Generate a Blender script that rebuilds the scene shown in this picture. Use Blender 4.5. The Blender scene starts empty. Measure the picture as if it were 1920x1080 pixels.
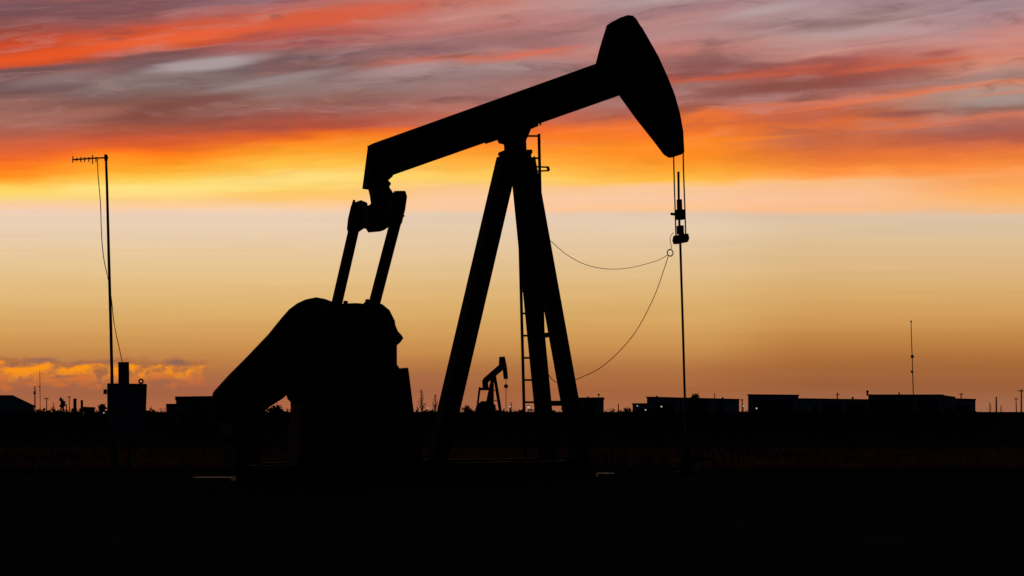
import bpy, bmesh, math, random
from mathutils import Vector, Matrix
R = math.radians
random.seed(11)
sc = bpy.context.scene
C = sc.collection

# ------------------------------------------------------------------ camera
F = 50.0 / 36.0 * 1920.0          # focal length in photo pixels
HOR = 772.0                       # photo row of the true horizon
CAMZ = 0.9                        # crouching photographer
cam_d = bpy.data.cameras.new('camera'); cam = bpy.data.objects.new('camera', cam_d); C.objects.link(cam)
cam.location = (0, 0, CAMZ); cam.rotation_euler = (R(90), 0, 0)
cam_d.lens = 50; cam_d.sensor_width = 36; cam_d.shift_y = (HOR - 540) / 1920
cam_d.clip_end = 20000; cam_d.clip_start = 0.1
sc.camera = cam
sc.view_settings.view_transform = 'Standard'; sc.view_settings.look = 'None'
sc.view_settings.exposure = 0; sc.view_settings.gamma = 1

def at(px, py, Y):                # world point at depth Y that stands at this place of the photo
    return Vector(((px - 960) / F * Y, Y, CAMZ + (HOR - py) / F * Y))
def zat(py, Y): return CAMZ + (HOR - py) / F * Y
def xat(px, Y): return (px - 960) / F * Y

def s2l(c):
    o = []
    for v in c:
        v = v / 255.0
        o.append(v / 12.92 if v <= 0.04045 else ((v + 0.055) / 1.055) ** 2.4)
    return o

# ------------------------------------------------------------------ materials
def mat(name, col, rough=0.7, metal=0.0, var=0.35, scale=6.0, bump=0.15, col2=None, spec=0.3, detail=6):
    m = bpy.data.materials.new(name); m.use_nodes = True
    nt = m.node_tree; b = nt.nodes['Principled BSDF']
    tc = nt.nodes.new('ShaderNodeTexCoord')
    n = nt.nodes.new('ShaderNodeTexNoise'); n.inputs['Scale'].default_value = scale; n.inputs['Detail'].default_value = detail
    n.inputs['Roughness'].default_value = 0.65
    nt.links.new(tc.outputs['Object'], n.inputs['Vector'])
    r = nt.nodes.new('ShaderNodeValToRGB')
    c2 = col2 or [c * (1 - var) for c in col]
    r.color_ramp.elements[0].position = 0.35; r.color_ramp.elements[0].color = (*c2, 1)
    r.color_ramp.elements[1].position = 0.68; r.color_ramp.elements[1].color = (*col, 1)
    nt.links.new(n.outputs['Fac'], r.inputs['Fac'])
    nt.links.new(r.outputs['Color'], b.inputs['Base Color'])
    b.inputs['Roughness'].default_value = rough; b.inputs['Metallic'].default_value = metal
    b.inputs['Specular IOR Level'].default_value = spec
    if bump:
        bp = nt.nodes.new('ShaderNodeBump'); bp.inputs['Strength'].default_value = bump; bp.inputs['Distance'].default_value = 0.02
        nt.links.new(n.outputs['Fac'], bp.inputs['Height']); nt.links.new(bp.outputs['Normal'], b.inputs['Normal'])
    return m
def emat(name, col, strength):
    m = bpy.data.materials.new(name); m.use_nodes = True
    nt = m.node_tree; nt.nodes.clear()
    e = nt.nodes.new('ShaderNodeEmission'); e.inputs['Color'].default_value = (*col, 1); e.inputs['Strength'].default_value = strength
    o = nt.nodes.new('ShaderNodeOutputMaterial'); nt.links.new(e.outputs[0], o.inputs['Surface'])
    return m
M = {
 'steel': mat('painted_steel', (0.035, 0.032, 0.03), 0.8, 0, 0.5, 5, 0.1, (0.045, 0.025, 0.016), 0.1),
 'rust': mat('rusty_steel', (0.05, 0.03, 0.02), 0.9, 0, 0.5, 9, 0.2, spec=0.1),
 'wire': mat('wire_rope', (0.04, 0.035, 0.03), 0.85, 0, 0.3, 20, 0, spec=0.1),
 'rod': mat('polished_steel', (0.05, 0.048, 0.045), 0.6, 0.4, 0.2, 8, 0, spec=0.3),
 'rubber': mat('black_rubber', (0.015, 0.014, 0.013), 0.9, 0, 0.3, 10, 0, spec=0.1),
 'cab': mat('cabinet_paint', (0.13, 0.14, 0.17), 0.75, 0, 0.3, 5, 0.05, spec=0.1),
 'galv': mat('galvanised_steel', (0.05, 0.05, 0.05), 0.8, 0, 0.3, 12, 0.03, spec=0.2),
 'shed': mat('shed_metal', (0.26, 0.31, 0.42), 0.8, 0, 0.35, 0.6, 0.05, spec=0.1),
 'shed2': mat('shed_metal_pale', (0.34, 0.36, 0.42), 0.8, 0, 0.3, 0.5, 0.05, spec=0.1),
 'roof': mat('roof_metal', (0.05, 0.05, 0.055), 0.85, 0, 0.3, 0.6, 0.05, spec=0.05),
 'door': mat('door_metal', (0.04, 0.045, 0.055), 0.8, 0, 0.3, 1.2, 0.05, spec=0.1),
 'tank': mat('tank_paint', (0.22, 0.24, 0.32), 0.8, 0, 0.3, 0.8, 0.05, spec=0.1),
 'wood': mat('weathered_wood', (0.07, 0.05, 0.035), 0.9, 0, 0.4, 3, 0.2, spec=0.05),
 'bright_strip': mat('pale_strip', (0.26, 0.21, 0.15), 0.6, 0, 0.4, 4, 0.03, spec=0.35),
 'bark': mat('bark', (0.05, 0.036, 0.026), 0.95, 0, 0.4, 4, 0.3, spec=0.05),
 'leaf': mat('scrub_leaf', (0.045, 0.042, 0.02), 0.95, 0, 0.5, 0.7, 0, spec=0.02),
 'ground': mat('dry_ground', (0.040, 0.034, 0.034), 1.0, 0, 0.55, 0.35, 0.6, spec=0.0, detail=12),
 'pad': mat('caliche_gravel', (0.055, 0.055, 0.066), 1.0, 0, 0.5, 1.3, 0.8, spec=0.0, detail=14),
 'lamp': emat('lamp_lens', (1.0, 0.93, 0.78), 0.5),
 'lampw': emat('lamp_lens_cool', (0.85, 0.95, 1.0), 0.42),
}
def grass_mat():
    m = bpy.data.materials.new('dry_grass'); m.use_nodes = True; nt = m.node_tree; nt.nodes.clear()
    tc = nt.nodes.new('ShaderNodeTexCoord'); n = nt.nodes.new('ShaderNodeTexNoise'); n.inputs['Scale'].default_value = 0.9
    nt.links.new(tc.outputs['Object'], n.inputs['Vector'])
    r = nt.nodes.new('ShaderNodeValToRGB')
    r.color_ramp.elements[0].position = .35; r.color_ramp.elements[0].color = (.05, .03, .018, 1)
    r.color_ramp.elements[1].position = .7; r.color_ramp.elements[1].color = (.19, .10, .055, 1)
    nt.links.new(n.outputs['Fac'], r.inputs['Fac'])
    d = nt.nodes.new('ShaderNodeBsdfDiffuse'); t = nt.nodes.new('ShaderNodeBsdfTranslucent'); mx = nt.nodes.new('ShaderNodeMixShader')
    mx.inputs[0].default_value = .45
    for s in (d, t): nt.links.new(r.outputs['Color'], s.inputs['Color'])
    nt.links.new(d.outputs[0], mx.inputs[1]); nt.links.new(t.outputs[0], mx.inputs[2])
    o = nt.nodes.new('ShaderNodeOutputMaterial'); nt.links.new(mx.outputs[0], o.inputs['Surface'])
    return m
M['grass'] = grass_mat()

# ------------------------------------------------------------------ mesh helpers
def quad_frame(p, q):
    d = (q - p).normalized()
    up = Vector((0, 0, 1)) if abs(d.z) < 0.95 else Vector((0, 1, 0))
    a = d.cross(up).normalized(); b = a.cross(d).normalized()
    return a, b
class MB:
    def __init__(s): s.bm = bmesh.new()
    def face(s, pts):
        s.bm.faces.new([s.bm.verts.new(Vector(p)) for p in pts]); return s
    def hull(s, A, B):            # two matching rings -> closed solid
        va = [s.bm.verts.new(Vector(p)) for p in A]; vb = [s.bm.verts.new(Vector(p)) for p in B]; n = len(va)
        for i in range(n):
            s.bm.faces.new((va[i], va[(i+1) % n], vb[(i+1) % n], vb[i]))
        s.bm.faces.new(va[::-1]); s.bm.faces.new(vb); return s
    def box(s, lo, hi):
        (x0, y0, z0), (x1, y1, z1) = lo, hi
        return s.hull([(x0,y0,z0),(x1,y0,z0),(x1,y1,z0),(x0,y1,z0)], [(x0,y0,z1),(x1,y0,z1),(x1,y1,z1),(x0,y1,z1)])
    def prism(s, poly, y0, y1):   # poly of (x, z), extruded along y
        return s.hull([(x, y0, z) for x, z in poly], [(x, y1, z) for x, z in poly])
    def bar(s, p, q, w, h, ax=None):
        p, q = Vector(p), Vector(q)
        if ax is None: a, b = quad_frame(p, q)
        else:
            d = (q - p).normalized(); a = (Vector(ax) - d * d.dot(Vector(ax))).normalized(); b = a.cross(d)
        k = [a*w/2+b*h/2, -a*w/2+b*h/2, -a*w/2-b*h/2, a*w/2-b*h/2]
        return s.hull([p+v for v in k], [q+v for v in k])
    def ibeam(s, p, q, w, h, ax, t=0.02):   # ax: direction of the flange width
        p, q = Vector(p), Vector(q); d = (q-p).normalized(); a = (Vector(ax)-d*d.dot(Vector(ax))).normalized(); b = a.cross(d)
        for sg in (-1, 1): s.bar(p+b*sg*(h/2-t/2), q+b*sg*(h/2-t/2), w, t, a)
        return s.bar(p, q, t, h-2*t-0.002, a)
    def tube(s, pts, r, n=8, r2=None):
        pts = [Vector(p) for p in pts]; rings = []; L = len(pts)
        for i, p in enumerate(pts):
            d = (pts[min(i+1, L-1)] - pts[max(i-1, 0)])
            a, b = quad_frame(Vector((0,0,0)), d)
            rr = r if r2 is None else r + (r2-r)*i/(L-1)
            rings.append([s.bm.verts.new(p + (a*math.cos(2*math.pi*k/n) + b*math.sin(2*math.pi*k/n))*rr) for k in range(n)])
        for i in range(L-1):
            for k in range(n):
                s.bm.faces.new((rings[i][k], rings[i][(k+1) % n], rings[i+1][(k+1) % n], rings[i+1][k]))
        s.bm.faces.new(rings[0][::-1]); s.bm.faces.new(rings[-1]); return s
    def lathe(s, prof, c=(0,0,0), n=20):
        c = Vector(c); rings = []
        for r, z in prof:
            rings.append([s.bm.verts.new(c + Vector((r*math.cos(2*math.pi*k/n), r*math.sin(2*math.pi*k/n), z))) for k in range(n)])
        for i in range(len(rings)-1):
            for k in range(n):
                s.bm.faces.new((rings[i][k], rings[i][(k+1) % n], rings[i+1][(k+1) % n], rings[i+1][k]))
        s.bm.faces.new(rings[0][::-1]); s.bm.faces.new(rings[-1]); return s
    def torus(s, c, r, t, ax_a, ax_b, n=20, m=6):
        c, a, b = Vector(c), Vector(ax_a).normalized(), Vector(ax_b).normalized(); nn = a.cross(b); rings = []
        for i in range(n):
            e = a*math.cos(2*math.pi*i/n) + b*math.sin(2*math.pi*i/n)
            rings.append([s.bm.verts.new(c + e*(r+t*math.cos(2*math.pi*k/m)) + nn*t*math.sin(2*math.pi*k/m)) for k in range(m)])
        for i in range(n):
            for k in range(m):
                s.bm.faces.new((rings[i][k], rings[i][(k+1) % m], rings[(i+1) % n][(k+1) % m], rings[(i+1) % n][k]))
        return s
    def build(s, name, m, parent=None, bevel=0, loc=None, smooth=False):
        bmesh.ops.recalc_face_normals(s.bm, faces=s.bm.faces)
        if bevel: bmesh.ops.bevel(s.bm, geom=[e for e in s.bm.edges if len(e.link_faces) == 2 and e.calc_face_angle(0) > 0.5], offset=bevel, segments=2, affect='EDGES')
        me = bpy.data.meshes.new(name)
        if loc is not None: bmesh.ops.translate(s.bm, verts=s.bm.verts, vec=-Vector(loc))
        s.bm.to_mesh(me); s.bm.free(); me.materials.append(m)
        if smooth:
            for p in me.polygons: p.use_smooth = True
        o = bpy.data.objects.new(name, me); C.objects.link(o)
        if loc is not None: o.location = loc
        if parent: o.parent = parent
        return o
def tag(o, label=None, cat=None, group=None, kind=None):
    if label: o['label'] = label
    if cat: o['category'] = cat
    if group: o['group'] = group
    if kind: o['kind'] = kind
    return o
def thing(name, label, cat, loc=(0,0,0), rz=0, group=None):
    o = bpy.data.objects.new(name, None); C.objects.link(o); o.empty_display_size = .3
    o.location = loc; o.rotation_euler = (0, 0, rz)
    return tag(o, label, cat, group)

# ------------------------------------------------------------------ world: dusk sky
SUN_AZ, SUN_EL = R(-8), R(0.6)
def build_world():
    w = bpy.data.worlds.new('World'); sc.world = w; w.use_nodes = True
    nt = w.node_tree; nt.nodes.clear(); L = nt.links
    def val(s, sock):
        if isinstance(s, (int, float)): sock.default_value = s
        else: L.new(s, sock)
    def mth(op, a, b=0.0, c=None, clamp=False):
        n = nt.nodes.new('ShaderNodeMath'); n.operation = op; n.use_clamp = clamp
        val(a, n.inputs[0]); val(b, n.inputs[1])
        if c is not None: val(c, n.inputs[2])
        return n.outputs[0]
    def sstep(x, a, b, to0=0.0, to1=1.0):
        n = nt.nodes.new('ShaderNodeMapRange'); n.interpolation_type = 'SMOOTHSTEP'
        val(x, n.inputs[0]); n.inputs[1].default_value = a; n.inputs[2].default_value = b
        n.inputs[3].default_value = to0; n.inputs[4].default_value = to1
        return n.outputs[0]
    def mix(f, a, b, blend='MIX'):
        n = nt.nodes.new('ShaderNodeMix'); n.data_type = 'RGBA'; n.blend_type = blend
        val(f, n.inputs[0])
        for s, k in ((a, 6), (b, 7)):
            if isinstance(s, (tuple, list)): n.inputs[k].default_value = (*s, 1)
            else: L.new(s, n.inputs[k])
        return n.outputs[2]
    def noise(u, v, su, sv, seed, detail=4, rough=.55, dist=0.0):
        c = nt.nodes.new('ShaderNodeCombineXYZ')
        L.new(mth('MULTIPLY', u, su), c.inputs[0]); L.new(mth('MULTIPLY', v, sv), c.inputs[1]); c.inputs[2].default_value = seed
        n = nt.nodes.new('ShaderNodeTexNoise'); n.inputs['Scale'].default_value = 1; n.inputs['Detail'].default_value = detail
        n.inputs['Roughness'].default_value = rough; n.inputs['Distortion'].default_value = dist
        L.new(c.outputs[0], n.inputs['Vector']); return n.outputs['Fac']
    tc = nt.nodes.new('ShaderNodeTexCoord'); sp = nt.nodes.new('ShaderNodeSeparateXYZ')
    L.new(tc.outputs['Generated'], sp.inputs[0]); X, Yd, Z = sp.outputs
    ys = mth('MAXIMUM', Yd, .15)
    # position on the cloud sheet that stands across the western sky (tangents of the bearing and of the height)
    U = mth('MULTIPLY', mth('DIVIDE', X, ys), F/1000)
    V = mth('SUBTRACT', HOR/1000, mth('MULTIPLY', mth('DIVIDE', Z, ys), F/1000))
    # the high streaks climb to the right, the lower ones lie flat
    slope = mth('MULTIPLY', mth('DIVIDE', mth('SUBTRACT', .40, V), .40, clamp=True), .115)
    Vt0 = mth('ADD', V, mth('MULTIPLY', slope, U))
    hi = sstep(V, .40, .30)
    n_w1 = noise(U, Vt0, 2.3, 11, 3.1, 3)
    n_w2 = noise(U, Vt0, 6.5, 48, 8.7, 3)
    warp = mth('MULTIPLY', hi, mth('ADD', mth('MULTIPLY', mth('SUBTRACT', n_w1, .5), .050), mth('MULTIPLY', mth('SUBTRACT', n_w2, .5), .018)))
    warp = mth('ADD', warp, mth('MULTIPLY', mth('MULTIPLY', sstep(V, .47, .38), sstep(V, .30, .37)), mth('MULTIPLY', mth('SUBTRACT', n_w2, .5), .022)))
    Vt = mth('ADD', Vt0, warp)
    def vt_of(y, x):
        v = y/1000; u = x/1000-.96
        return v + .115*min(1, max(0, (.40-v)/.40))*u
    V0, V1 = -.16, .80
    low_l = [(405,(236,208,182)),(440,(234,205,172)),(490,(232,199,150)),(550,(226,185,123)),(610,(216,165,96)),(650,(203,144,78)),(690,(185,119,68)),(730,(170,100,64)),(772,(186,108,64))]
    low_m = [(405,(231,204,178)),(450,(230,200,164)),(500,(228,192,143)),(550,(223,181,118)),(610,(214,163,95)),(650,(202,144,80)),(690,(178,116,66)),(730,(166,101,60)),(772,(168,104,72))]
    low_r = [(405,(221,194,167)),(450,(222,192,150)),(500,(221,182,130)),(550,(217,171,108)),(600,(207,152,87)),(640,(190,129,68)),(680,(168,106,56)),(720,(156,95,58)),(772,(160,104,76))]
    ST = [
     (0, [(0,(128,90,98)),(40,(132,86,88)),(62,(160,75,62)),(85,(214,78,42)),(108,(229,85,36)),(117,(212,85,48)),(124,(122,86,86)),(150,(128,98,98)),(172,(120,85,85)),(195,(160,108,98)),(225,(165,108,95)),(250,(185,100,78)),(275,(215,98,58)),(300,(240,105,40)),(318,(253,125,28)),(333,(255,155,40)),(345,(255,185,70)),(356,(255,212,100)),(372,(254,218,125)),(384,(252,206,160)),(397,(240,206,182))], low_l),
     (260, [(0,(132,88,92)),(25,(138,88,92)),(45,(165,92,88)),(60,(214,88,58)),(78,(237,98,43)),(91,(205,85,58)),(98,(130,85,82)),(125,(135,105,105)),(150,(142,120,118)),(170,(133,112,108)),(190,(135,92,82)),(215,(140,80,70)),(235,(165,85,65)),(255,(200,88,55)),(275,(235,100,40)),(288,(253,118,25)),(303,(255,150,35)),(318,(255,175,50)),(333,(255,205,85)),(350,(255,226,132)),(372,(254,213,130)),(386,(252,205,155)),(398,(239,207,181))], low_l),
     (560, [(0,(150,110,118)),(15,(185,110,105)),(30,(219,100,70)),(45,(217,95,64)),(65,(190,92,82)),(85,(178,98,95)),(104,(162,115,112)),(113,(118,93,96)),(130,(125,100,100)),(150,(155,130,128)),(170,(150,120,115)),(190,(150,100,90)),(215,(162,88,76)),(235,(190,85,60)),(247,(235,105,35)),(262,(255,140,35)),(285,(255,165,45)),(310,(255,195,75)),(335,(255,222,130)),(350,(254,212,110)),(368,(254,198,105)),(385,(252,204,150)),(399,(240,207,179))], low_l),
     (900, [(0,(205,125,112)),(25,(205,140,132)),(50,(198,128,122)),(75,(160,112,112)),(95,(165,112,112)),(110,(210,112,88)),(128,(170,140,138)),(150,(160,125,122)),(175,(165,118,112)),(200,(190,115,100)),(225,(205,105,75)),(240,(240,110,45)),(260,(255,130,30)),(285,(255,150,45)),(310,(255,180,65)),(335,(255,208,100)),(352,(252,200,140)),(372,(251,202,160)),(392,(250,200,158)),(402,(233,204,177))], low_m),
     (1250, [(0,(180,155,158)),(20,(172,130,132)),(45,(190,135,132)),(70,(188,140,138)),(95,(200,128,118)),(115,(160,105,100)),(135,(165,90,80)),(150,(195,95,72)),(165,(165,115,108)),(190,(170,112,105)),(208,(178,95,75)),(220,(245,120,50)),(245,(248,120,45)),(265,(255,138,35)),(290,(254,140,35)),(312,(255,165,50)),(338,(255,190,75)),(352,(250,198,150)),(375,(246,198,160)),(392,(253,196,145)),(402,(227,200,176))], low_m),
     (1560, [(0,(178,148,152)),(30,(182,150,150)),(55,(190,155,150)),(75,(195,140,135)),(95,(205,145,135)),(110,(185,105,95)),(122,(185,92,78)),(138,(170,85,75)),(150,(140,78,70)),(170,(155,90,85)),(188,(190,105,85)),(198,(222,115,80)),(212,(206,104,74)),(222,(196,100,70)),(235,(222,110,60)),(255,(205,105,65)),(275,(208,105,60)),(292,(235,120,55)),(308,(252,140,60)),(325,(255,160,80)),(340,(250,188,130)),(372,(248,192,150)),(392,(252,190,140))], low_r),
     (1900, [(0,(168,140,148)),(30,(185,145,148)),(60,(200,150,145)),(85,(205,150,140)),(105,(225,145,118)),(125,(215,150,130)),(145,(155,122,114)),(158,(226,135,98)),(172,(188,150,138)),(190,(172,146,134)),(208,(150,108,98)),(220,(215,125,98)),(237,(165,100,88)),(258,(178,92,75)),(275,(235,120,60)),(295,(250,140,60)),(320,(252,160,90)),(350,(253,165,90)),(365,(254,178,95)),(385,(250,188,130)),(397,(240,186,135))], low_r),
    ]
    fac = mth('DIVIDE', mth('SUBTRACT', Vt, V0), V1-V0)
    col = None
    for i, (px, hs, ls) in enumerate(ST):
        stops = hs + ls; assert len(stops) <= 32, len(stops)
        r = nt.nodes.new('ShaderNodeValToRGB'); cr = r.color_ramp; cr.interpolation = 'LINEAR'
        while len(cr.elements) < len(stops): cr.elements.new(.5)
        for k, (y, c) in enumerate(stops):
            cr.elements[k].position = (vt_of(y, px)-V0)/(V1-V0)
        for k, (y, c) in enumerate(stops): cr.elements[k].color = (*s2l(c), 1)
        L.new(fac, r.inputs['Fac'])
        if col is None: col = r.outputs['Color']
        else:
            t = sstep(mth('ADD', U, mth('MULTIPLY', mth('SUBTRACT', n_w1, .5), .25)), ST[i-1][0]/1000-.96+.02, px/1000-.96-.02)
            col = mix(t, col, r.outputs['Color'])
    # wisps: long streaks of paler and darker vapour
    nA = noise(U, Vt, 2.6, 30, 21.3, 5, .52, .35)
    nB = noise(U, Vt, 8.0, 80, 4.9, 4, .5, .25)
    nC = noise(U, Vt, 1.4, 15, 40.2, 4, .5)
    top = sstep(V, .30, .18)
    nG = noise(mth('ADD', U, mth('MULTIPLY', n_w2, .10)), Vt, 6.5, 34, 55.1, 6, .6, .4)
    nH = noise(U, Vt, 20, 120, 71.0, 4, .6, .3)
    col = mix(mth('MULTIPLY', sstep(nA, .53, .74), mth('MULTIPLY', top, .36)), col, s2l((196,158,154)))
    col = mix(mth('MULTIPLY', sstep(nA, .46, .27), mth('MULTIPLY', top, .50)), col, s2l((118,80,82)))
    col = mix(mth('MULTIPLY', sstep(nG, .54, .72), mth('MULTIPLY', top, .34)), col, s2l((190,148,142)))
    col = mix(mth('MULTIPLY', sstep(nG, .47, .30), mth('MULTIPLY', top, .46)), col, s2l((122,82,84)))
    col = mix(mth('MULTIPLY', sstep(nC, .55, .72), mth('MULTIPLY', top, .30)), col, s2l((226,104,70)))
    g = mth('ADD', mth('SUBTRACT', 1.0, mth('MULTIPLY', top, .09)), mth('MULTIPLY', hi, mth('ADD', mth('MULTIPLY', mth('SUBTRACT', nB, .5), .24), mth('ADD', mth('MULTIPLY', mth('SUBTRACT', nG, .5), .22), mth('MULTIPLY', mth('SUBTRACT', nH, .5), .12)))))
    # faint flat layers low in the clear air
    nD = noise(U, V, 1.6, 55, 12.0, 4, .55)
    g = mth('MULTIPLY', g, mth('ADD', 1.0, mth('MULTIPLY', mth('SUBTRACT', nD, .5), .16)))
    gc = nt.nodes.new('ShaderNodeCombineColor')
    for k in range(3): L.new(g, gc.inputs[k])
    col = mix(1.0, col, gc.outputs[0], 'MULTIPLY')
    # single streaks
    def streak(px, py, rx, ry, deg, c, amt, rag=.5):
        nonlocal col
        du = mth('SUBTRACT', U, px/1000-.96); dv = mth('SUBTRACT', V, py/1000)
        ca, sa = math.cos(R(deg)), math.sin(R(deg))
        a = mth('DIVIDE', mth('ADD', mth('MULTIPLY', du, ca), mth('MULTIPLY', dv, -sa)), rx/1000)
        b = mth('DIVIDE', mth('ADD', mth('MULTIPLY', du, sa), mth('MULTIPLY', dv, ca)), ry/1000)
        d = mth('SQRT', mth('ADD', mth('MULTIPLY', a, a), mth('MULTIPLY', b, b)))
        d = mth('ADD', d, mth('MULTIPLY', mth('SUBTRACT', nA, .5), 2.6*rag)); d = mth('ADD', d, mth('MULTIPLY', mth('SUBTRACT', nG, .5), 2.0*rag))
        col = mix(mth('MULTIPLY', sstep(d, 1.15, .15), amt), col, s2l(c))
    for a in [
        (385,122,120,16,7,(178,162,163),.85), (520,150,150,10,10,(160,142,140),.6), (90,150,110,14,9,(148,128,128),.5),
        (330,195,190,12,7,(128,76,68),.7), (150,215,130,16,6,(172,112,98),.6), (120,101,230,14,8,(231,88,38),.9,.2), (330,70,230,14,7,(236,96,50),.85,.25), (560,44,170,16,7,(220,94,64),.6,.35),
        (60,105,170,9,9,(232,84,34),.7,.25), (520,42,130,12,7,(222,94,62),.6), (700,18,110,16,6,(216,92,66),.6),
        (770,128,120,13,7,(182,152,152),.6), (1000,100,120,8,8,(224,112,82),.7), (840,95,120,9,7,(140,100,106),.6),
        (900,55,150,8,6,(178,112,108),.5), (1390,122,110,9,2,(138,84,82),.7), (1440,167,170,17,5,(138,78,68),.85,.3), (1340,127,130,9,2,(146,88,86),.7,.3), (1560,112,90,8,2,(160,88,84),.6), (1640,140,180,12,5,(160,84,76),.55),
        (1760,100,70,10,6,(166,86,78),.7), (1700,122,200,7,7,(208,96,66),.6), (1400,143,170,5,4,(198,92,66),.7,.3),
        (1650,185,280,6,8,(226,120,80),.75,.3), (1880,190,90,11,4,(176,154,146),.6), (1700,213,110,9,3,(150,86,78),.8),
        (1700,238,150,7,3,(232,110,52),.6), (1900,172,120,5,7,(224,134,98),.4,.3), (1850,246,130,8,3,(162,96,84),.6),
        (1390,262,150,6,4,(254,132,40),.6,.3), (1620,262,160,9,2,(200,104,66),.5), (1430,20,120,12,9,(190,172,170),.5),
        (1330,15,70,10,9,(158,116,120),.6), (1640,60,200,14,3,(188,160,160),.5), (560,370,170,7,3,(255,200,110),.5,.2), (700,330,130,8,2,(255,214,104),.5,.25)]:
        streak(*a)
    # low puffy bank at the left of the horizon
    nE = noise(U, V, 17, 26, 7.7, 6, .6); nF = noise(U, V, 24, 34, 31.0, 6, .6, .3)
    reach = mth('MULTIPLY', sstep(mth('ADD', U, mth('MULTIPLY', mth('SUBTRACT', nE, .5), .25)), -.535, -.605), sstep(V, .76, .735))
    edge = mth('ADD', V, mth('MULTIPLY', mth('SUBTRACT', nE, .5), .055))
    body = mth('MULTIPLY', sstep(edge, .668, .682), reach)
    col = mix(mth('MULTIPLY', body, .7), col, s2l((166,100,64)))
    rim = mth('MULTIPLY', mth('MULTIPLY', sstep(edge, .679, .688), sstep(edge, .720, .700)), reach)
    col = mix(mth('MULTIPLY', rim, sstep(nF, .36, .56)), col, s2l((254,150,20)))
    e2 = mth('ADD', V, mth('MULTIPLY', mth('SUBTRACT', nF, .5), .05))
    r2 = mth('MULTIPLY', mth('MULTIPLY', sstep(e2, .698, .708), sstep(e2, .732, .716)), reach)
    col = mix(mth('MULTIPLY', r2, mth('MULTIPLY', sstep(nE, .40, .56), .85)), col, s2l((226,118,38)))
    for a in [(75,676,42,8,2,(150,106,88),.85,.25),(155,681,26,5,0,(150,104,82),.6,.25),(200,678,30,6,2,(156,106,82),.6,.25),(332,680,30,9,-4,(140,100,84),.9,.2),(20,685,50,7,0,(160,100,76),.7,.3),(120,706,40,4,4,(150,98,70),.6,.3),(300,716,50,8,4,(152,100,72),.7,.3)]:
        streak(*a)
    haze = mth('MULTIPLY', mth('MULTIPLY', sstep(V, .685, .715), sstep(U, -.02, -.15)), .30)
    col = mix(haze, col, s2l((158,98,78)))
    # the glow covers the western sky; the rest is the darkening dusk
    sky = nt.nodes.new('ShaderNodeTexSky'); sky.sky_type = 'NISHITA'; sky.sun_disc = False
    sky.sun_elevation = SUN_EL; sky.sun_rotation = SUN_AZ; sky.dust_density = 2.0
    dusk = mix(1.0, sky.outputs[0], (.006, .006, .006), 'MULTIPLY')
    dusk = mix(1.0, dusk, (.004, .006, .012), 'ADD')
    m = mth('MULTIPLY', sstep(Yd, .60, .90), sstep(Z, .50, .29))
    col = mix(m, dusk, col)
    bg = nt.nodes.new('ShaderNodeBackground'); L.new(col, bg.inputs['Color']); bg.inputs['Strength'].default_value = 1.0
    o = nt.nodes.new('ShaderNodeOutputWorld'); L.new(bg.outputs[0], o.inputs['Surface'])
build_world()
sl = bpy.data.lights.new('sun', 'SUN'); sl.energy = 0.06; sl.angle = R(0.5); sl.color = (1, .62, .32)
so = bpy.data.objects.new('sun', sl); C.objects.link(so)
sd = Vector((math.sin(SUN_AZ)*math.cos(SUN_EL), math.cos(SUN_AZ)*math.cos(SUN_EL), math.sin(SUN_EL)))
so.rotation_euler = sd.to_track_quat('Z', 'Y').to_euler(); so.location = (0, 40, 30)

def turned(px, Y):                # a base turned square to the line of sight; returns loc, turn and a pixel -> local (x, z) map
    th = -math.atan((px-960)/F); cx = xat(px, Y); c, sn = math.cos(th), math.sin(th)
    def loc(qx, qy):
        p = (qx-960)/F; x = (p*Y-cx)/(c-p*sn); return (x, CAMZ+(HOR-qy)/F*(Y+x*sn))
    return (cx, Y, 0), th, loc
# ------------------------------------------------------------------ setting
g = MB(); g.face([(-6000,-300,0),(6000,-300,0),(6000,9000,0),(-6000,9000,0)]); tag(g.build('ground', M['ground']), kind='structure')
pd = MB(); ring = []
for k in range(48):
    a = 2*math.pi*k/48; rr = 1 + .05*math.sin(5*a) + .04*math.sin(9*a+1)
    ring.append((17*rr*math.cos(a), 9.5+11.5*rr*math.sin(a), .004))
pd.face(ring); tag(pd.build('well_pad', M['pad']), kind='structure')

def grass():
    b = MB(); rnd = random.Random(5)
    for i in range(26000):
        y = 22.5 + 11*rnd.random()**1.3; x = rnd.uniform(-.40, .40)*y
        if rnd.random() < .45 + .5*math.sin(x*.9)*math.sin(x*.37+y*.3): continue
        h = rnd.uniform(.04, .15); a = rnd.uniform(0, math.pi); w = rnd.uniform(.006, .016); ln = rnd.uniform(-.1, .1)
        dx, dy = math.cos(a)*w, math.sin(a)*w
        b.face([(x-dx,y-dy,0),(x+dx,y+dy,0),(x+ln,y+rnd.uniform(-.06,.06),h)])
    tag(b.build('dry_grass', M['grass']), kind='stuff')
grass()
def scrub():
    b = MB(); rnd = random.Random(9)
    for i in range(900):
        y = rnd.uniform(60, 240); px = rnd.uniform(-60, 1840)
        hp = 766 if px < 560 else (768 if px < 1250 else 771.5)
        hp += rnd.uniform(-2.5, 5)
        h = max(.35, zat(hp, y)); w = h*rnd.uniform(.9, 2.2); x = xat(px, y)
        for k in range(46):
            t = rnd.random(); a = rnd.uniform(0, 6.28); rr = w*.5*math.sqrt(rnd.random())
            zz = h*t*math.sqrt(max(0, 1-(rr/(w*.5))**2))
            c = Vector((x+rr*math.cos(a), y+rr*math.sin(a), zz)); s = rnd.uniform(.06, .17)
            v = [Vector((rnd.gauss(0,1), rnd.gauss(0,1), rnd.gauss(0,1)))*s for _ in range(3)]
            b.face([c+v[0], c+v[1], c+v[2]])
    tag(b.build('scrub', M['leaf']), kind='stuff')
scrub()

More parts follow.
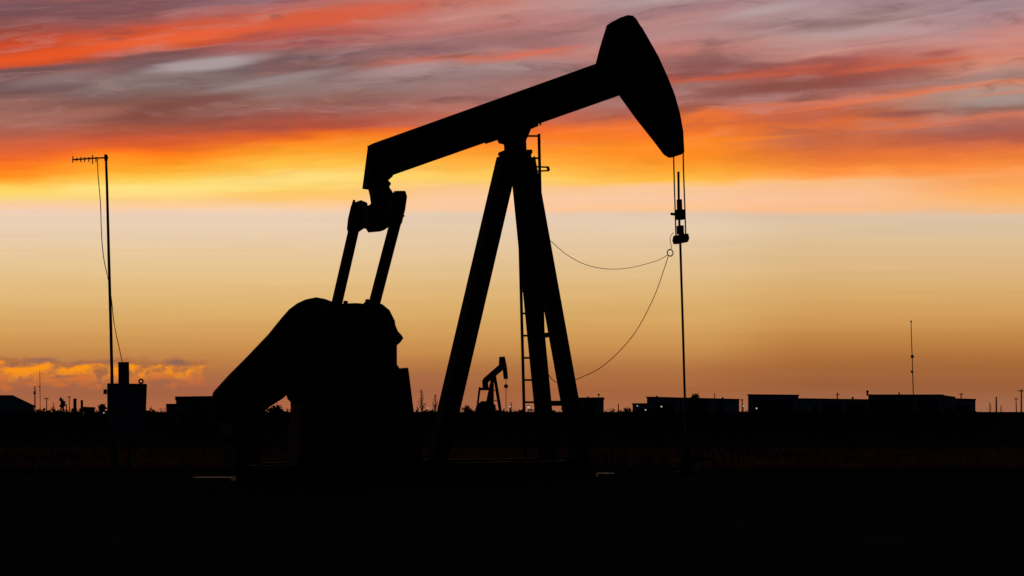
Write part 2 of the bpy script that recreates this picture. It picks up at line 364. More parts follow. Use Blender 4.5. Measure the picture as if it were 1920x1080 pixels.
# ------------------------------------------------------------------ the pump jack
YAW = R(25); P0 = Vector((xat(975, 19), 19, 0))
uu = Vector((math.cos(YAW), math.sin(YAW), 0)); nn = Vector((-math.sin(YAW), math.cos(YAW), 0))
def mk_local(P0, uu, nn):
    def Lc(px, py, near=0.0):    # local point of a photo place on the vertical plane `near` metres to the camera side
        d = Vector(((px-960)/F, 1, (HOR-py)/F)); o = Vector((0, 0, CAMZ))
        t = ((P0-o).dot(nn) - near) / d.dot(nn); p = o + d*t
        return Vector(((p-P0).dot(uu), -near, p.z))
    return Lc
Lp = mk_local(P0, uu, nn)
def pol(pts, near=0.0, L=None):
    L = L or Lp; return [(v.x, v.z) for v in (L(x, y, near) for x, y in pts)]
pj = thing('pump_jack', 'large black walking-beam pump jack in the foreground against the sunset', 'pump jack', P0, YAW)
SY = (0, 1, 0)

# base frame
b = MB(); xl, xr = Lp(462, 880).x, Lp(1078, 880).x
for y in (-.52, .52): b.ibeam((xl,y,.13),(xr,y,.13), .16, .25, SY)
for k in range(6):
    x = xl+.15+(xr-xl-.3)*k/5; b.box((x-.06,-.438,.02),(x+.06,.438,.235))
b.build('base_frame', M['rust'], pj)
# Samson post legs
def ext(p, q, z): return p + (q-p)*((z-p.z)/(q.z-p.z))
top, bot = Lp(951,300), Lp(843,761); foot = ext(top, bot, .25)
b = MB(); b.ibeam(ext(top,bot,top.z+.02), foot, .24, .22, SY, .025); b.box((foot.x-.2,-.2,.255),(foot.x+.2,.2,.28)); b.build('leg', M['steel'], pj)
for sg, t_, b_ in ((-1, Lp(973,300,-.13), Lp(1018,761,-.47)), (1, Lp(987,300,.13), Lp(1070,761,.47))):
    f_ = ext(t_, b_, .25); b = MB(); b.ibeam(ext(t_,b_,t_.z+.02), f_, .17, .19, SY, .02)
    b.box((f_.x-.14,f_.y-.12,.255),(f_.x+.14,f_.y+.12,.28)); b.build('leg', M['steel'], pj)
def on_leg(sg, py):
    t_, b_ = ((Lp(973,300,-.13), Lp(1018,761,-.47)) if sg < 0 else (Lp(987,300,.13), Lp(1070,761,.47)))
    return ext(t_, b_, zat(py, 19))
for py, w in ((627,.06), (756,.07)):
    b = MB(); b.bar(on_leg(-1,py), on_leg(1,py), w, w); b.build('cross_brace', M['steel'], pj)
# post head and saddle bearing
b = MB()
b.prism(pol([(941,283),(991,283),(992,289),(989,291),(991,310),(997,336),(937,336),(943,310),(946,291),(940,289)]), -.12, .12)
b.build('post_cap', M['steel'], pj, .006)
b = MB(); b.prism(pol([(953,283),(952,268),(942,266),(939,258),(948,250),(985,236),(988,246),(983,258),(979,266),(980,283)]), -.13, .13)
b.build('saddle_bearing', M['steel'], pj, .006)
b = MB()
for (x, y) in ((918,266),(928,263),(998,240),(1006,237)):
    p = Lp(x, y); b.tube([p+Vector((0,-.12,-.005)), p+Vector((0,-.12,.06))], .012); b.tube([p+Vector((0,.12,-.005)), p+Vector((0,.12,.06))], .012)
p, q = Lp(920,264), Lp(1001,237.5); b.bar(p, q, .27, .03, SY)
b.build('clamp_plate', M['steel'], pj)
# walking beam
A, B_, Cc, D = (691,272), (1172,100), (1172,177), (735,332)
b = MB()
tl, tr = Lp(690,271.5), Lp(1172,101); bl, br = Lp(735,328), Lp(1172,174.5)
b.bar(tl+Vector((.03,0,-.013)), tr+Vector((0,0,-.013)), .21, .03, SY)
b.bar(bl+Vector((0,0,.012)), br+Vector((0,0,.012)), .21, .03, SY)
b.prism(pol([(691,275),(1172,106),(1172,171),(735,325),(687,342)]), -.02, .02)
for k in range(6):                              # web stiffeners
    px = 760+70*k; yt = 272-.3535*(px-690)+5; yb = 328-.3535*(px-735)-5
    for sg in (-1, 1):
        p, q = Lp(px, yt), Lp(px, yb); b.bar(p+Vector((0,sg*.06,0)), q+Vector((0,sg*.06,0)), .075, .014, SY)
b.build('walking_beam', M['steel'], pj)
# horse head: curved nose
HH = [(1124,120),(1133,85),(1146,43),(1155,37),(1168,32.5),(1178,33.5),(1184,39),(1194,55),(1209,81),(1226,111),(1244,151),(1256,181),(1266,216),(1272,250),(1274,288),(1268,293),(1262,293),(1253,287),(1231,258),(1201,220),(1170,177),(1160,150)]
hp = pol(HH)
b = MB(); b.prism(hp, -.132, .132)
for sg in (-1, 1): b.prism(pol([(1140,100),(1158,52),(1176,50),(1222,128),(1258,210),(1264,270),(1225,235),(1185,170)]), sg*.134, sg*.145)
hd = b.build('horse_head', M['steel'], pj, .004)
arc = [Lp(x-1.8, y) for x, y in HH[7:15]]
b = MB()
for i in range(len(arc)-1): b.bar(arc[i]+Vector((-.006,0,0)), arc[i+1]+Vector((-.006,0,0)), .30, .02, SY)
b.build('nose_plate', M['steel'], hd)
# tail bearing, equalizer and its end bearings
b = MB(); b.prism(pol([(695,271),(684.5,352),(700,354),(722,341),(730,334),(742,312),(735,262)]), -.115, .115); b.build('tail_bracket', M['steel'], pj, .004)
b = MB(); b.prism(pol([(693,350),(720,338),(726,341),(730,346),(726,352),(733,362),(729,370),(729,392),(733,402),(730,424),(716,433),(694,435),(688,425),(688,387),(699,381),(697,366)]), -.08, .08)
b.build('tail_bearing', M['steel'], pj, .006)
eF, eN = Lp(673,410,-.61), Lp(744,396,.61)
b = MB(); b.hull([eN+Vector((x,0,z)) for x,z in ((-.08,-.12),(.07,-.12),(.07,.07),(-.08,.07))], [eF+Vector((x,0,z)) for x,z in ((-.05,-.13),(.09,-.13),(.09,.07),(-.05,.07))])
b.build('equalizer', M['steel'], pj, .01)
for near, pts in ((-.63, [(657,436),(653,430),(655,410),(661,384),(668,378),(675,377),(686,381),(688,400),(686,425),(670,436)]), (.63, [(734,424),(731,400),(733,366),(740,359),(757,359),(760,370),(757,392),(750,421),(743,426)])):
    b = MB(); b.prism(pol(pts, near), -near-.07, -near+.07); bb = b.build('equalizer_bearing', M['steel'], pj, .008)
    c = Lp(sum(p[0] for p in pts)/len(pts), sum(p[1] for p in pts)/len(pts), near)
    kz = .178; kx = .02 if near > 0 else .0
    for dx in (-.045, .05):
        p = c+Vector((kx+dx, 0, kz-.02)); MB().lathe([(.03,-.05),(.03,.02),(.018,.03),(.018,.055)], p, 8).build('bolt', M['rust'], bb)
    for dx, dz in ((-.05,.1),(.05,.1),(-.05,-.1),(.05,-.1)):
        p = c+Vector((dx, -.07 if near > 0 else .07, dz)); MB().tube([p, p+Vector((0, -.02 if near > 0 else .02, 0))], .014, 6).build('bolt', M['rust'], bb)
pinF, pinN = Lp(598,715,-.63), Lp(664,715,.63)
for p, q in ((Lp(664,428,-.63), pinF), (Lp(742,415,.63), pinN)):
    b = MB(); b.ibeam(p, q, .10, .118, SY, .014); b.build('pitman_arm', M['steel'], pj)
# gear reducer on its stand
b = MB(); b.prism(pol([(572,625),(590,590),(606,577),(625,572),(655,571),(676,573),(700,571),(716,584),(726,604),(730,640),(728,752),(560,757),(549,746),(552,690)]), -.30, .30)
gr = b.build('gear_reducer', M['steel'], pj, .015)
for (x, y) in ((648,566),(689,563)):
    p = Lp(x, y+6); MB().lathe([(.05,-.02),(.05,.01),(.03,.02),(.03,.05),(.01,.055)], p, 10).build('breather_cap', M['steel'], gr)
b = MB(); b.prism(pol([(560,758),(742,692),(752,690),(762,769),(786,892),(545,892),(556,770)]), -.27, .27)
b.build('reducer_stand', M['steel'], pj, .01)
shaft = Lp(655,640)
b = MB(); b.tube([shaft+Vector((0,-.56,0)), shaft+Vector((0,.56,0))], .09, 16); b.build('crank_shaft', M['rod'], pj)
for near, pin in ((-.50, pinF), (.50, pinN)):
    hub = Vector((shaft.x, -near, shaft.z)); y0, y1 = -near-.05, -near+.05
    d = Vector((pin.x-hub.x, 0, pin.z-hub.z)).normalized(); n_ = Vector((d.z, 0, -d.x))
    def pt(a, c): v = hub + d*a + n_*c; return (v.x, v.z)
    prof = [pt(.17*math.cos(t), .17*math.sin(t)) for t in [R(90+180*k/10) for k in range(11)]] + [pt(1.25,-.13), pt(1.3,0), pt(1.25,.13)]
    b = MB(); b.prism(prof, y0, y1); ck = b.build('crank_arm', M['steel'], pj)
    b = MB(); ring = [pt(.88+.30*math.cos(t), .31*math.sin(t)) for t in [2*math.pi*k/20 for k in range(20)]]
    b.prism(ring, (y0-.115 if near < 0 else y0-.115), y0-.003); b.build('counterweight', M['steel'], ck, .01)
    b = MB(); b.tube([Vector((pin.x, y0-.02, pin.z)), Vector((pin.x, -.70 if near > 0 else .70, pin.z))], .06, 14); b.build('crank_pin', M['rod'], ck)
# brake drum and lever on the low-speed side
b = MB(); b.prism(pol([(716,590),(734,603),(742,622),(749,629),(752,635),(746,643),(740,648),(740,684),(747,694),(700,700)], .33), -.42, -.305)
b.build('brake_housing', M['steel'], pj, .006)
# belt guard between motor and reducer
bgp = [(398,752),(402,735),(430,704),(465,669),(505,627),(530,596),(545,579),(560,568),(575,561),(590,558),(606,561),(622,567),(638,580),(648,600),(645,640),(528,747),(500,765),(478,786),(440,802),(402,784)]
b = MB(); b.prism(pol(bgp, -.42), .34, .50); b.build('belt_guard', M['steel'], pj, .01)
b = MB(); c = Lp(450,815,-.1); b.tube([c+Vector((0,-.3,0)), c+Vector((0,.30,0))], .17, 18); b.box((c.x-.15,-.3,.26),(c.x+.15,.3,c.z-.12)); b.build('motor', M['steel'], pj, .008)
# ladder on the far side of the post
def lad(px, py): return Lp(px, py, -.30)
def lx(side, py): return (969.5+.0255*(py-253)) if side < 0 else (1010.5+.0215*(py-253))
b = MB()
for sd_ in (-1, 1):
    b.bar(lad(lx(sd_, 251 if sd_ > 0 else 330), 251 if sd_ > 0 else 330), lad(lx(sd_, 880), 880), .032, .03, SY)
ld = b.build('ladder', M['steel'], pj)
for k in range(15):
    py = 255+41.6*k
    b = MB(); b.tube([lad(lx(-1,py),py), lad(lx(1,py),py)], .0135, 8); b.build('rung', M['steel'], ld)
b = MB()
for py, L0, R0 in ((312.5,1000,1029),(321,1000,1029)): b.bar(lad(L0,py), lad(R0,py-1+2*(py<315)), .03, .018, SY)
b.bar(lad(1027,313), lad(1029,320), .03, .03, SY)
b.build('step_bracket', M['steel'], ld)
# wire line, carrier bar and polished rod
def hd_(px, py, near=0): return Lp(px, py, near)
for near, xt, xb in ((-.16,1263,1267.5), (.16,1281,1286)):
    b = MB(); b.tube([hd_(xt,286,near), hd_(xt+.6,320,near), hd_(xb,446,near)], .010, 8); b.build('bridle_cable', M['wire'], pj)
b = MB(); b.prism(pol([(1272,440),(1281,440),(1283,449),(1280,456),(1272,456),(1270,449)]), -.14, .14); b.build('carrier_bar', M['steel'], pj, .004)
rt = hd_(1272,322)
b = MB(); rp = [rt, hd_(1273,400), hd_(1275.5,457), hd_(1280,600), hd_(1284,745), hd_(1286.5,838)]; b.tube(rp, .0165, 10); b.build('polished_rod', M['rod'], pj)
for (x0, x1, y0, y1, t) in ((1270.5,1277,374,393,.03),(1268,1281,393,412,.045),(1271,1279.5,423,439,.04)):
    b = MB(); b.prism(pol([(x0,y0),(x1,y0),(x1+.5,y1),(x0+.5,y1)]), -t, t)
    if y0 == 393: b.tube([hd_(1258,401), hd_(1268,402)], .02, 8)
    b.build('rod_clamp', M['steel'], pj, .003)

# sensor cable, one thing: slack run to the post, coil, and slack run down the leg
def cur(pts, sub=6):
    out = []
    for i in range(len(pts)-1):
        p0, p1, p2, p3 = pts[max(i-1,0)], pts[i], pts[i+1], pts[min(i+2,len(pts)-1)]
        for k in range(sub):
            t = k/sub; out.append(.5*((2*p1)+(p2-p0)*t+(2*p0-5*p1+4*p2-p3)*t*t+(3*p1-p0-3*p2+p3)*t**3))
    return out+[pts[-1]]
def W(px, py, near=0): return P0 + Matrix.Rotation(YAW, 3, 'Z') @ Lp(px, py, near)
b = MB()
b.tube(cur([W(*p) for p in ((1263,436),(1257.5,443),(1256.5,452),(1259,462),(1258,468))]), .0042, 6)
b.torus(W(1256.5,474), .047, .0085, uu, (0,0,1))
b.tube(cur([W(*p) for p in ((1251,478),(1236,487),(1200,498),(1165,504),(1130,503.5),(1095,495),(1062,477),(1036,455),(1018,440))]), .0042, 6)
b.tube(cur([W(*p) for p in ((1253,480),(1246,502),(1227,555),(1195,617),(1160,660),(1125,690),(1100,703),(1084,710),(1066,716),(1045,717),(1037,713),(1028,702))]), .005, 6)
tag(b.build('sensor_cable', M['rubber'], loc=W(1256,474)), 'thin dark cable hanging in slack loops from the rod carrier to the post', 'cable')

# wellhead
w0 = P0 + Matrix.Rotation(YAW, 3, 'Z') @ Vector((Lp(1286.5,838).x, 0, 0))
wh = thing('wellhead', 'dark stacked wellhead with flow valve on the ground below the polished rod', 'wellhead', w0, YAW)
MB().lathe([(.17,0),(.17,.05),(.10,.06),(.10,.14),(.15,.145),(.15,.19),(.085,.20),(.085,.27)], n=18).build('casing_head', M['rust'], wh)
b = MB(); b.lathe([(.055,.272),(.055,.34),(.07,.345),(.07,.39),(.04,.40),(.04,.47),(.02,.49)], n=16); b.build('stuffing_box', M['steel'], wh)
b = MB(); b.tube([(.08,0,.23),(.45,0,.23),(.47,0,.20),(.48,0,.02)], .03, 10); b.build('flow_line', M['rust'], wh)
b = MB(); b.tube([(.25,0,.26),(.25,0,.36)], .012, 8); b.torus((.25,0,.36), .07, .01, (1,0,0), (0,1,0)); b.build('valve_handle', M['steel'], wh)

# ------------------------------------------------------------------ instrument cabinet and antenna mast at the left
YC = 19.6
cb0, cth, cl = turned(237, YC)
cb = thing('instrument_cabinet', 'dark metal instrument cabinet on stub posts beside the antenna mast', 'cabinet', cb0, cth)
b = MB(); b.prism([cl(201,719),(cl(206,719)),(cl(275.5,720)),(cl(274,760)),(cl(273,822)),(cl(202,822))], -.13, .15); bx_ = b.build('body', M['cab'], cb, .006)
b = MB(); b.prism([cl(207,728),cl(270,728),cl(268,815),cl(207,815)], -.15, -.133); dr = b.build('door', M['cab'], cb, .004)
b = MB(); x, z = cl(212,772); b.box((x-.012,-.18,z-.05),(x+.012,-.152,z+.05)); b.build('handle', M['rod'], dr)
b = MB(); b.prism([cl(222,719.6),cl(221.5,679),cl(242,679),cl(242.5,719.6)], -.07, .07); b.build('vent_box', M['cab'], cb, .004)
b = MB(); x, z = cl(264.5,715); b.torus((x,0,z), .027, .011, (1,0,0), (0,0,1)); b.build('lifting_eye', M['galv'], cb)
b = MB(); b.prism([cl(194,730),cl(200.6,730),cl(200.6,739),cl(194,739)], -.03, .03); b.build('junction_box', M['cab'], cb)
b = MB(); x0, z0 = cl(214,822); x1, _ = cl(246,822); b.box((x0,-.07,0),(x0+.05,.07,z0)); b.box((x1-.05,-.07,0),(x1,.07,z0)); b.build('stub_post', M['galv'], cb)
YM = 19.85
mast = thing('antenna_mast', 'tall thin mast with a horizontal yagi antenna behind the instrument cabinet', 'antenna mast', (xat(211,YM),YM,0), 0)
m0 = Vector(mast.location)
def ml(px, py, dy=0): return at(px, py, YM+dy)-m0
b = MB(); b.tube([ml(198.5,291), ml(200.5,345), ml(204,480), ml(208,620), ml(210,713), Vector((-.002,0,0))], .0165, 10, .024); b.build('pole', M['galv'], mast)
b = MB(); b.tube([ml(203,295.5), ml(178,296.5), ml(136,299.5)], .011, 8); b.tube([ml(198.5,290), ml(198.8,301)], .024, 10); an = b.build('antenna', M['galv'], mast)
for px, h in ((136.5,6),(144,3.2),(151.5,4.8),(158.5,4.5),(166.5,4.5),(173.5,8.5),(180,5)):
    b = MB(); b.tube([ml(px,299-h), ml(px,299+h)], .0075, 6); b.build('element', M['galv'], an)
b = MB(); b.tube(cur([ml(*p) for p in ((182.5,297),(183,310),(184,330),(186,352),(188.5,385),(190,430),(192,462),(195.5,490),(201,515),(206,540,-.05),(210,570,-.05),(213,600,-.05),(218,628,-.1),(224,655,-.2),(229,678,-.25))]), .006, 6); b.build('feed_cable', M['rubber'], mast)

# ------------------------------------------------------------------ second pump jack, far off
Y2 = 125.0; YAW2 = R(58); P2 = Vector((xat(927,Y2), Y2, 0))
u2 = Vector((math.cos(YAW2), math.sin(YAW2), 0)); n2 = Vector((-math.sin(YAW2), math.cos(YAW2), 0))
L2 = mk_local(P2, u2, n2)
p2 = thing('pump_jack', 'small far-off pump jack seen between the legs of the big one', 'pump jack', P2, YAW2)
def pol2(pts, near=0): return pol(pts, near, L2)
MB().prism(pol2([(906,716),(909,709),(940,682),(944,691),(912,718)]), -.13, .13).build('walking_beam', M['steel'], p2)
MB().prism(pol2([(936.5,690),(937.5,669),(945,668.5),(949,688),(951,708),(950,711),(946,711),(944,693)]), -.09, .09).build('horse_head', M['steel'], p2)
MB().prism(pol2([(906,713),(913,713),(914,728),(907,728)]), -.12, .12).build('tail_bearing', M['steel'], p2)
b = MB(); e0, e1 = L2(910.5,729), None
b.box((e0.x-.15,-.62,e0.z-.13),(e0.x+.15,.62,e0.z+.1)); b.build('equalizer', M['steel'], p2)
for sg in (-1, 1):
    b = MB(); b.bar((e0.x,sg*.6,e0.z+.15),(e0.x-.35,sg*.6,e0.z-1.35), .13, .13); b.build('pitman_arm', M['steel'], p2)
tp = L2(925,702)
for q in ((tp.x-1.5,0,.2),(tp.x+.6,-.5,.2),(tp.x+.6,.5,.2)):
    b = MB(); b.bar((tp.x,q[1]*.2,tp.z), q, .2, .2); b.build('leg', M['steel'], p2)
for k in (.35, .58, .8):
    zz = tp.z+(.2-tp.z)*k; yy = .1+.4*k; xx = tp.x+.6*k
    MB().bar((xx,-yy,zz),(xx,yy,zz), .07, .07).build('cross_brace', M['steel'], p2)
gb = L2(909,757); b = MB(); b.prism([(gb.x-1.2,.2),(gb.x+1.2,.2),(gb.x+1.0,1.5),(gb.x+.2,1.85),(gb.x-.6,1.5)], -.5, .5); b.build('gear_reducer', M['steel'], p2, .05)
b = MB(); q = L2(948.8,712); b.tube([(q.x,0,q.z),(q.x,0,.3)], .03, 6); b.build('polished_rod', M['rod'], p2)
z1 = zat(733,Y2+3); b = MB(); b.box((q.x-.12,-.13,zat(728,Y2+3)),(q.x+.12,.13,zat(721.5,Y2+3))); b.build('carrier_bar', M['steel'], p2)
b = MB(); b.box((-3.4,-.6,.02),(1.2,.6,.2)); b.build('base_frame', M['rust'], p2)

# ------------------------------------------------------------------ far sheds and tanks
def shed(label, x0, x1, yt, Y, depth, m='shed', yr=None, doors=(), name='metal_shed', cat='shed', over=.12, group='low sheds along the horizon'):
    base, th, loc = turned((x0+x1)/2, Y); t = thing(name, label, cat, base, th, group)
    (a, zl), (c, zr) = loc(x0, yt), loc(x1, yr if yr is not None else yt)
    MB().hull([(a,0,0),(c,0,0),(c,depth,0),(a,depth,0)], [(a,0,zl-.2),(c,0,zr-.2),(c,depth,zr-.2),(a,depth,zl-.2)]).build('wall', M[m], t)
    MB().hull([(a-over,-.25,zl-.198),(c+over,-.25,zr-.198),(c+over,depth+.2,zr-.198),(a-over,depth+.2,zl-.198)], [(a-over,-.25,zl),(c+over,-.25,zr),(c+over,depth+.2,zr),(a-over,depth+.2,zl)]).build('roof', M['roof'], t)
    for fx, w, h in doors:
        x = a+(c-a)*fx; MB().box((x-w/2,-.06,.02),(x+w/2,-.004,h)).build('door', M['door'], t)
    return t
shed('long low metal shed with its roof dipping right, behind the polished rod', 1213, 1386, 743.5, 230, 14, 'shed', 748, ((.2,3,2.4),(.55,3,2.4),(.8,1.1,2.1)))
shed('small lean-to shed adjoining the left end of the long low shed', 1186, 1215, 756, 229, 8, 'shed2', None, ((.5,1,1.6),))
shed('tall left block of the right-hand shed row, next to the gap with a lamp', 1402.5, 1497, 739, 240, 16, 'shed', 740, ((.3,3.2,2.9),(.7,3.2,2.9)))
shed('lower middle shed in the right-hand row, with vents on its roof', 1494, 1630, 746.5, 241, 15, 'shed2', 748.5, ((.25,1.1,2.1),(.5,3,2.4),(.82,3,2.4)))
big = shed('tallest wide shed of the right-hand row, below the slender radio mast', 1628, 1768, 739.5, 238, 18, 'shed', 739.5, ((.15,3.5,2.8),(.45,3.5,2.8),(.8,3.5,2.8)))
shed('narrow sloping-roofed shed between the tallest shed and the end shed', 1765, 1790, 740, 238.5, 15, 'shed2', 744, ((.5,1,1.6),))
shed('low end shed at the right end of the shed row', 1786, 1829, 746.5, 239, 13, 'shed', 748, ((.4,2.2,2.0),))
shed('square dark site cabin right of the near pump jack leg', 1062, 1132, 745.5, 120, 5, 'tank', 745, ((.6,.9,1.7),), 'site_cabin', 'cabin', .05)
# left: gabled barn and stepped equipment shed
base, th, bl_ = turned(-8, 150)
t = thing('barn', 'dark barn with sloping roof at the left edge of the picture', 'barn', base, th)
MB().prism([(bl_(-82,764)[0],0),(bl_(64,764)[0],0),bl_(64,764.5),bl_(24,744),bl_(-46,744),bl_(-82,764.5)], .3, 12).build('wall', M['shed'], t)
b = MB()
for p, q in (((-86,765),(-46,742.5)),((-46,742.5),(24,742.5)),((24,742.5),(68,763.5))):
    (x0,z0),(x1,z1) = bl_(*p), bl_(*q); b.hull([(x0,0,z0),(x1,0,z1),(x1,0,z1+.09),(x0,0,z0+.09)], [(x0,12.3,z0),(x1,12.3,z1),(x1,12.3,z1+.09),(x0,12.3,z0+.09)])
b.build('roof', M['roof'], t)
shed('stepped low equipment shed behind the pump jack belt guard', 330, 470, 743.5, 75, 4, 'tank', 741.5, ((.3,.9,1.3),), 'equipment_shed', 'shed', .04)
shed('short low annex at the left end of the equipment shed', 312, 332, 757, 75.2, 2.5, 'tank', 757, (), 'equipment_annex', 'shed', .02)
shed('long flat workshop on the horizon left of the instrument cabinet', 155, 178, 762.5, 170, 8, 'shed', 763.5, ((.5,1,1),), 'workshop', 'workshop', .05)

# stacks, tanks
def stack(label, px, yt, w, Y, cap=True):
    t = thing('vent_stack', label, 'stack', (xat(px,Y),Y,0), 0, 'short stacks on the left horizon'); h = zat(yt,Y); r = w/2/F*Y
    MB().lathe([(r*1.15,0),(r,.15),(r,h*.96)], n=14).build('pipe', M['tank'], t)
    if cap: MB().lathe([(r*1.15,h*.961),(r*1.15,h*.985),(r*.5,h)], n=14).build('cap', M['roof'], t)
stack('thicker of the two short stacks on the left horizon', 140.5, 747, 6, 165)
stack('thinner of the two short stacks on the left horizon, nearer the cabinet', 153.5, 750, 4.6, 166)

# ------------------------------------------------------------------ poles and masts
def pole(label, px, yt, Y, w=1.6, arms=(), name='utility_pole', cat='pole', m='wood', lean=0):
    t = thing(name, label, cat, (xat(px,Y),Y,0), 0, 'radio masts on the horizon' if name == 'radio_mast' else 'poles and posts on the horizon'); h = zat(yt,Y); r = w/2/F*Y
    MB().tube([(0,0,0),(lean/F*Y,0,h)], r*1.15, 8, r*.85).build('shaft', M[m], t)
    for (ya, wa) in arms:
        z = zat(ya,Y); hw = wa/2/F*Y; lx_ = lean/F*Y*z/h
        MB().bar((lx_-hw,-r-.06,z),(lx_+hw,-r-.06,z), .12, .16).build('crossarm', M[m], t)
    return t, h
pole('tall utility pole with one crossarm at the right edge of the picture', 1915, 730, 260, 2.6, ((733,15),))
pole('shorter utility pole just left of the tall right-edge pole', 1906, 746, 330, 1.8, ((748,7),), lean=-1)
pole('stout bare pole on the right horizon beyond the shed row', 1868, 744, 250, 3.0)
pole('short bare post right of the stout pole on the right horizon', 1877, 760, 250, 1.8)
pole('utility pole poking above the end of the shed row', 1802, 737, 300, 2.2, ((739,7),))
pole('utility pole standing behind the lower middle shed', 1570, 736, 300, 2.2, ((740,7),))
pole('thin post above the roof of the long low shed', 1340, 737, 262, 1.7)
pole('short roof-high post right of the long low shed', 1391.5, 748, 250, 2.2, ((750,4),))
pole('dark post on the left horizon, left of the thin lattice mast', 65.5, 724, 190, 2.4, ((735,4.5),(738,4.5)), 'light_pole', 'pole', 'galv')
pole('small tee-topped utility pole on the left horizon', 87.5, 746, 260, 1.8, ((747.5,8),))
pole('short stub post right of the tee-topped pole on the left', 100, 755, 240, 1.6)
pole('leaning utility pole next to the two short stacks', 130.5, 743, 260, 1.6, ((744.5,6),), lean=-.6)
pole('low post between bush and stacks on the left horizon', 124.5, 757, 240, 2.2)
pole('bare post right of the site cabin', 1159.5, 757, 230, 2.0)
pole('thin pole above the site cabin roof', 1122.5, 738, 150, 1.4, ((740,4),))
def mast_far(label, px, yt, Y, knobs, w, lean):
    t, h = pole(label, px, yt, Y, w, (), 'radio_mast', 'radio mast', 'galv', lean)
    for yk, rk, dx in knobs:
        z = zat(yk,Y); r = rk/F*Y; k = lean/F*Y*z/h+dx/F*Y
        MB().lathe([(r*.5,-r),(r,-r*.5),(r,r*.5),(r*.5,r)], (k,-.1,z), 10).build('dish', M['galv'], t)
mast_far('tall slender radio mast with small dishes above the tallest shed', 1714, 601, 262, ((668.5,3.0,0),(697,2.3,-1.5),(603,1.7,0)), 1.7, -6)
mast_far('thin radio mast on the left horizon between the post and the cabinet', 75.5, 694, 250, ((725.5,1.5,0),(733,1.1,0)), 1.1, -.8)

# roof furniture on the sheds
def vent(label, px, yt, yb, w, Y):
    z0, z1 = zat(yb,Y), zat(yt,Y); r = w/2/F*Y; t = thing('roof_vent', label, 'vent', (xat(px,Y),Y+2,z0), 0, 'vents on the shed roofs')
    MB().lathe([(r*.7,0),(r*.7,(z1-z0)*.6)], n=10).build('pipe', M['galv'], t)
    MB().lathe([(r,(z1-z0)*.602),(r,(z1-z0)*.85),(r*.3,z1-z0)], n=10).build('cap', M['roof'], t)
vent('roof vent on the right part of the long low shed', 1358.5, 744.5, 747.4, 5, 230)
vent('roof vent at the right end of the lower middle shed', 1604, 744.2, 748.2, 5, 241)
vent('corner stack at the left end of the tallest shed', 1632, 731.5, 741.5, 5, 238)
vent('small vent on the roof left of the slender radio mast', 1692, 735.5, 739.5, 3.6, 238)
vent('low roof vent on the site cabin', 1105, 743, 745.4, 4.5, 120)
vent('low vent near the left end of the long low shed roof', 1234, 741.8, 744.2, 5, 230)

# ------------------------------------------------------------------ trees and bushes on the horizon
def leafy(label, px, yt, w, Y, name='bush', seed=1, n=420, trunk=.3):
    rnd = random.Random(seed); t = thing(name, label, 'tree' if name != 'bush' else 'bush', (xat(px,Y),Y,0), 0, 'bushes on the horizon' if name == 'bush' else None); h = zat(yt,Y); r = w/2/F*Y
    b = MB(); b.tube([(0,0,0),(.03*h,0,h*trunk),(0,0,h*.75)], .05*h, 7, .015*h)
    for k in range(5):
        a = rnd.uniform(0,6.28); b.tube([(.02*h,0,h*(.25+.1*k)),(r*.6*math.cos(a),r*.6*math.sin(a),h*(.45+.1*k))], .02*h, 5, .006*h)
    b.build('trunk', M['bark'], t)
    b = MB(); cz = h*(trunk+1)/2; hz = h*(1-trunk)/2
    cl_ = [(rnd.uniform(-.6,.6)*r, rnd.uniform(-.6,.6)*r, cz+rnd.uniform(-.65,.62)*hz) for _ in range(9)]
    for i in range(n):
        c = cl_[i % 9]; s = rnd.uniform(.03,.07)*h
        d = Vector((rnd.gauss(0,1),rnd.gauss(0,1),rnd.gauss(0,1))).normalized()*rnd.random()**.5*.38
        p = Vector(c)+Vector((d.x*r*1.2,d.y*r*1.2,d.z*hz))
        b.face([p+Vector((rnd.gauss(0,1),rnd.gauss(0,1),rnd.gauss(0,1)))*s for _ in range(3)])
    b.build('crown', M['leaf'], t)
leafy('small round-crowned tree rising above the long low shed', 1306, 734.5, 21, 215, 'tree', 4, 900, .2)
leafy('bush on the left edge of the instrument cabinet', 191, 754, 11, 120, 'bush', 6)
leafy('bush right of the tee-topped pole on the left', 117.5, 746, 9, 170, 'bush', 8, 160, .5)
leafy('dark bush seen through the triangular gap under the belt guard', 521, 758, 30, 60, 'bush', 12, 500, .1)
leafy('low bush behind the far-off pump jack, left of it', 880, 757, 26, 130, 'bush', 15, 500, .1)
leafy('reddish scrub bush between site cabin and lean-to shed', 1176, 761, 14, 150, 'bush', 17, 300, .1)
def bare(label, px, yt, Y, seed):
    rnd = random.Random(seed); t = thing('bare_tree', label, 'tree', (xat(px,Y),Y,0), 0, 'bare trees on the horizon'); h = zat(yt,Y)
    MB().tube([(0,0,0),(.02*h,0,h*.5),(-.01*h,0,h)], .03*h, 7, .006*h).build('trunk', M['bark'], t)
    b = MB()
    for k in range(46):
        z = h*rnd.uniform(.2,.95); a = rnd.uniform(0,6.28); l = (h-z)*rnd.uniform(.1,.35)+.05*h
        p = Vector((0,0,z)); q = Vector((l*.5*math.cos(a), l*.5*math.sin(a), z+l*.9)); b.tube([p,q], .006*h, 4, .003*h)
        for j in range(2): b.tube([q, q+Vector((rnd.uniform(-.05,.05)*h, rnd.uniform(-.05,.05)*h, .07*h))], .004*h, 3, .002*h)
    b.build('branch', M['bark'], t)
bare('taller thin bare tree left of the pump jack rear leg', 790.5, 733, 160, 1)
bare('shorter bare tree almost touching the pump jack rear leg', 816, 741, 170, 2)
bare('tiny bare tree near the right foot of the far-off pump jack', 958, 755, 200, 3)
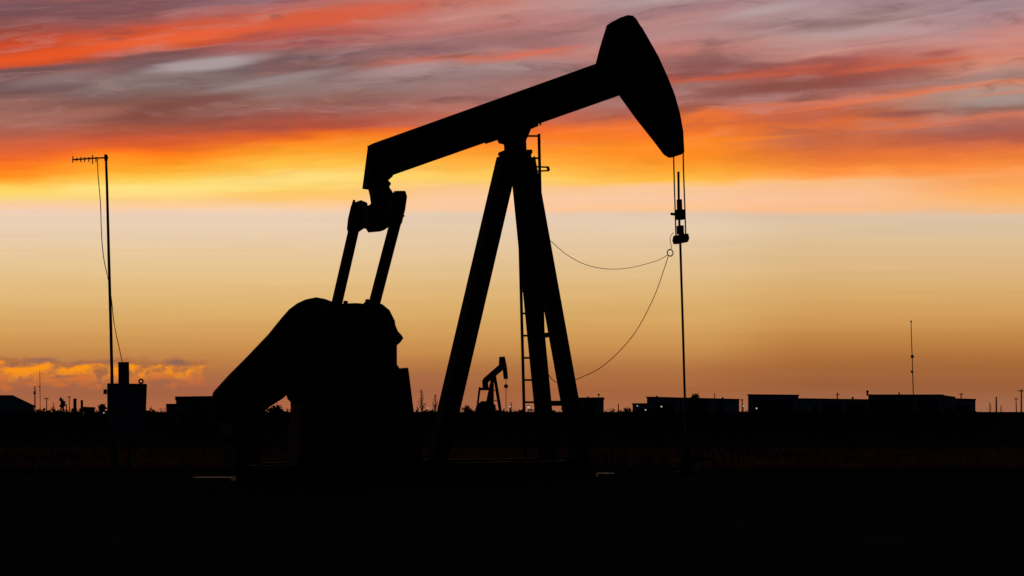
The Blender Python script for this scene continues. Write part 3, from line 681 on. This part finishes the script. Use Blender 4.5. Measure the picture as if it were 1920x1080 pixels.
bare('twiggy bare tree on the far right horizon before the poles', 1856, 756, 260, 4)

# ------------------------------------------------------------------ yard lamps
def lamp(label, px, py, Y, r=1.6, m='lamp'):
    z = zat(py,Y); t = thing('yard_lamp', label, 'lamp', (xat(px,Y),Y,0), 0, 'small yard lamps along the horizon')
    rr = r/F*Y
    MB().tube([(0,.1,0),(0,.1,z+rr)], .04, 6).build('post', M['galv'], t)
    h = MB().box((-rr*1.3,-.02,z+rr*.9),(rr*1.3,.25,z+rr*1.5)).build('hood', M['roof'], t)
    MB().lathe([(rr*.4,-rr),(rr,-rr*.5),(rr,rr*.5),(rr*.4,rr*.85)], (0,-.05,z), 10).build('lens', M[m], t)
lamp('cool wide yard lamp left of the instrument cabinet', 157, 774.7, 110, 2.0, 'lampw')
lamp('faint lamp touching the left side of the instrument cabinet', 195, 774, 110, 1.3, 'lampw')
lamp('lamp left of the pump jack rear leg foot', 802, 765, 140, 1.5)
lamp('warm lamp right of the far-off pump jack', 955.7, 762, 118, 1.5)
lamp('brightest warm lamp, beside the ladder', 991, 763.5, 118, 2.3)
lamp('narrow pale lamp on the small lean-to shed', 1195, 761, 150, 1.2, 'lampw')
lamp('low lamp in front of the left end of the long low shed', 1210.5, 768.5, 150, 1.3)
lamp('lamp on the front of the long low shed', 1240, 762.3, 150, 1.5)
lamp('bluish lamp in the gap between the shed rows', 1394, 761, 150, 1.6, 'lampw')
lamp('lamp at the foot of the tall left block of the shed row', 1418.5, 765.5, 150, 1.5)

# pale strips added on the pad to give its bright lines
def bright_strip(label, x0, x1, py, Y):
    o = MB().box((xat(x0,Y),Y-.3,.012),(xat(x1,Y),Y+.02,.06)).build('strip', M['bright_strip'], None, .006, loc=(xat((x0+x1)/2,Y),Y,.012)); tag(o, label, 'strip', 'strips added as bright lines on the pad')
bright_strip('long pale plank added as a bright line on the dark ground left of the pump jack', 368, 442, 900, 18.4)
bright_strip('short pale plank added as a bright line on the dark ground right of the pump jack', 1118, 1150, 893, 19.6)
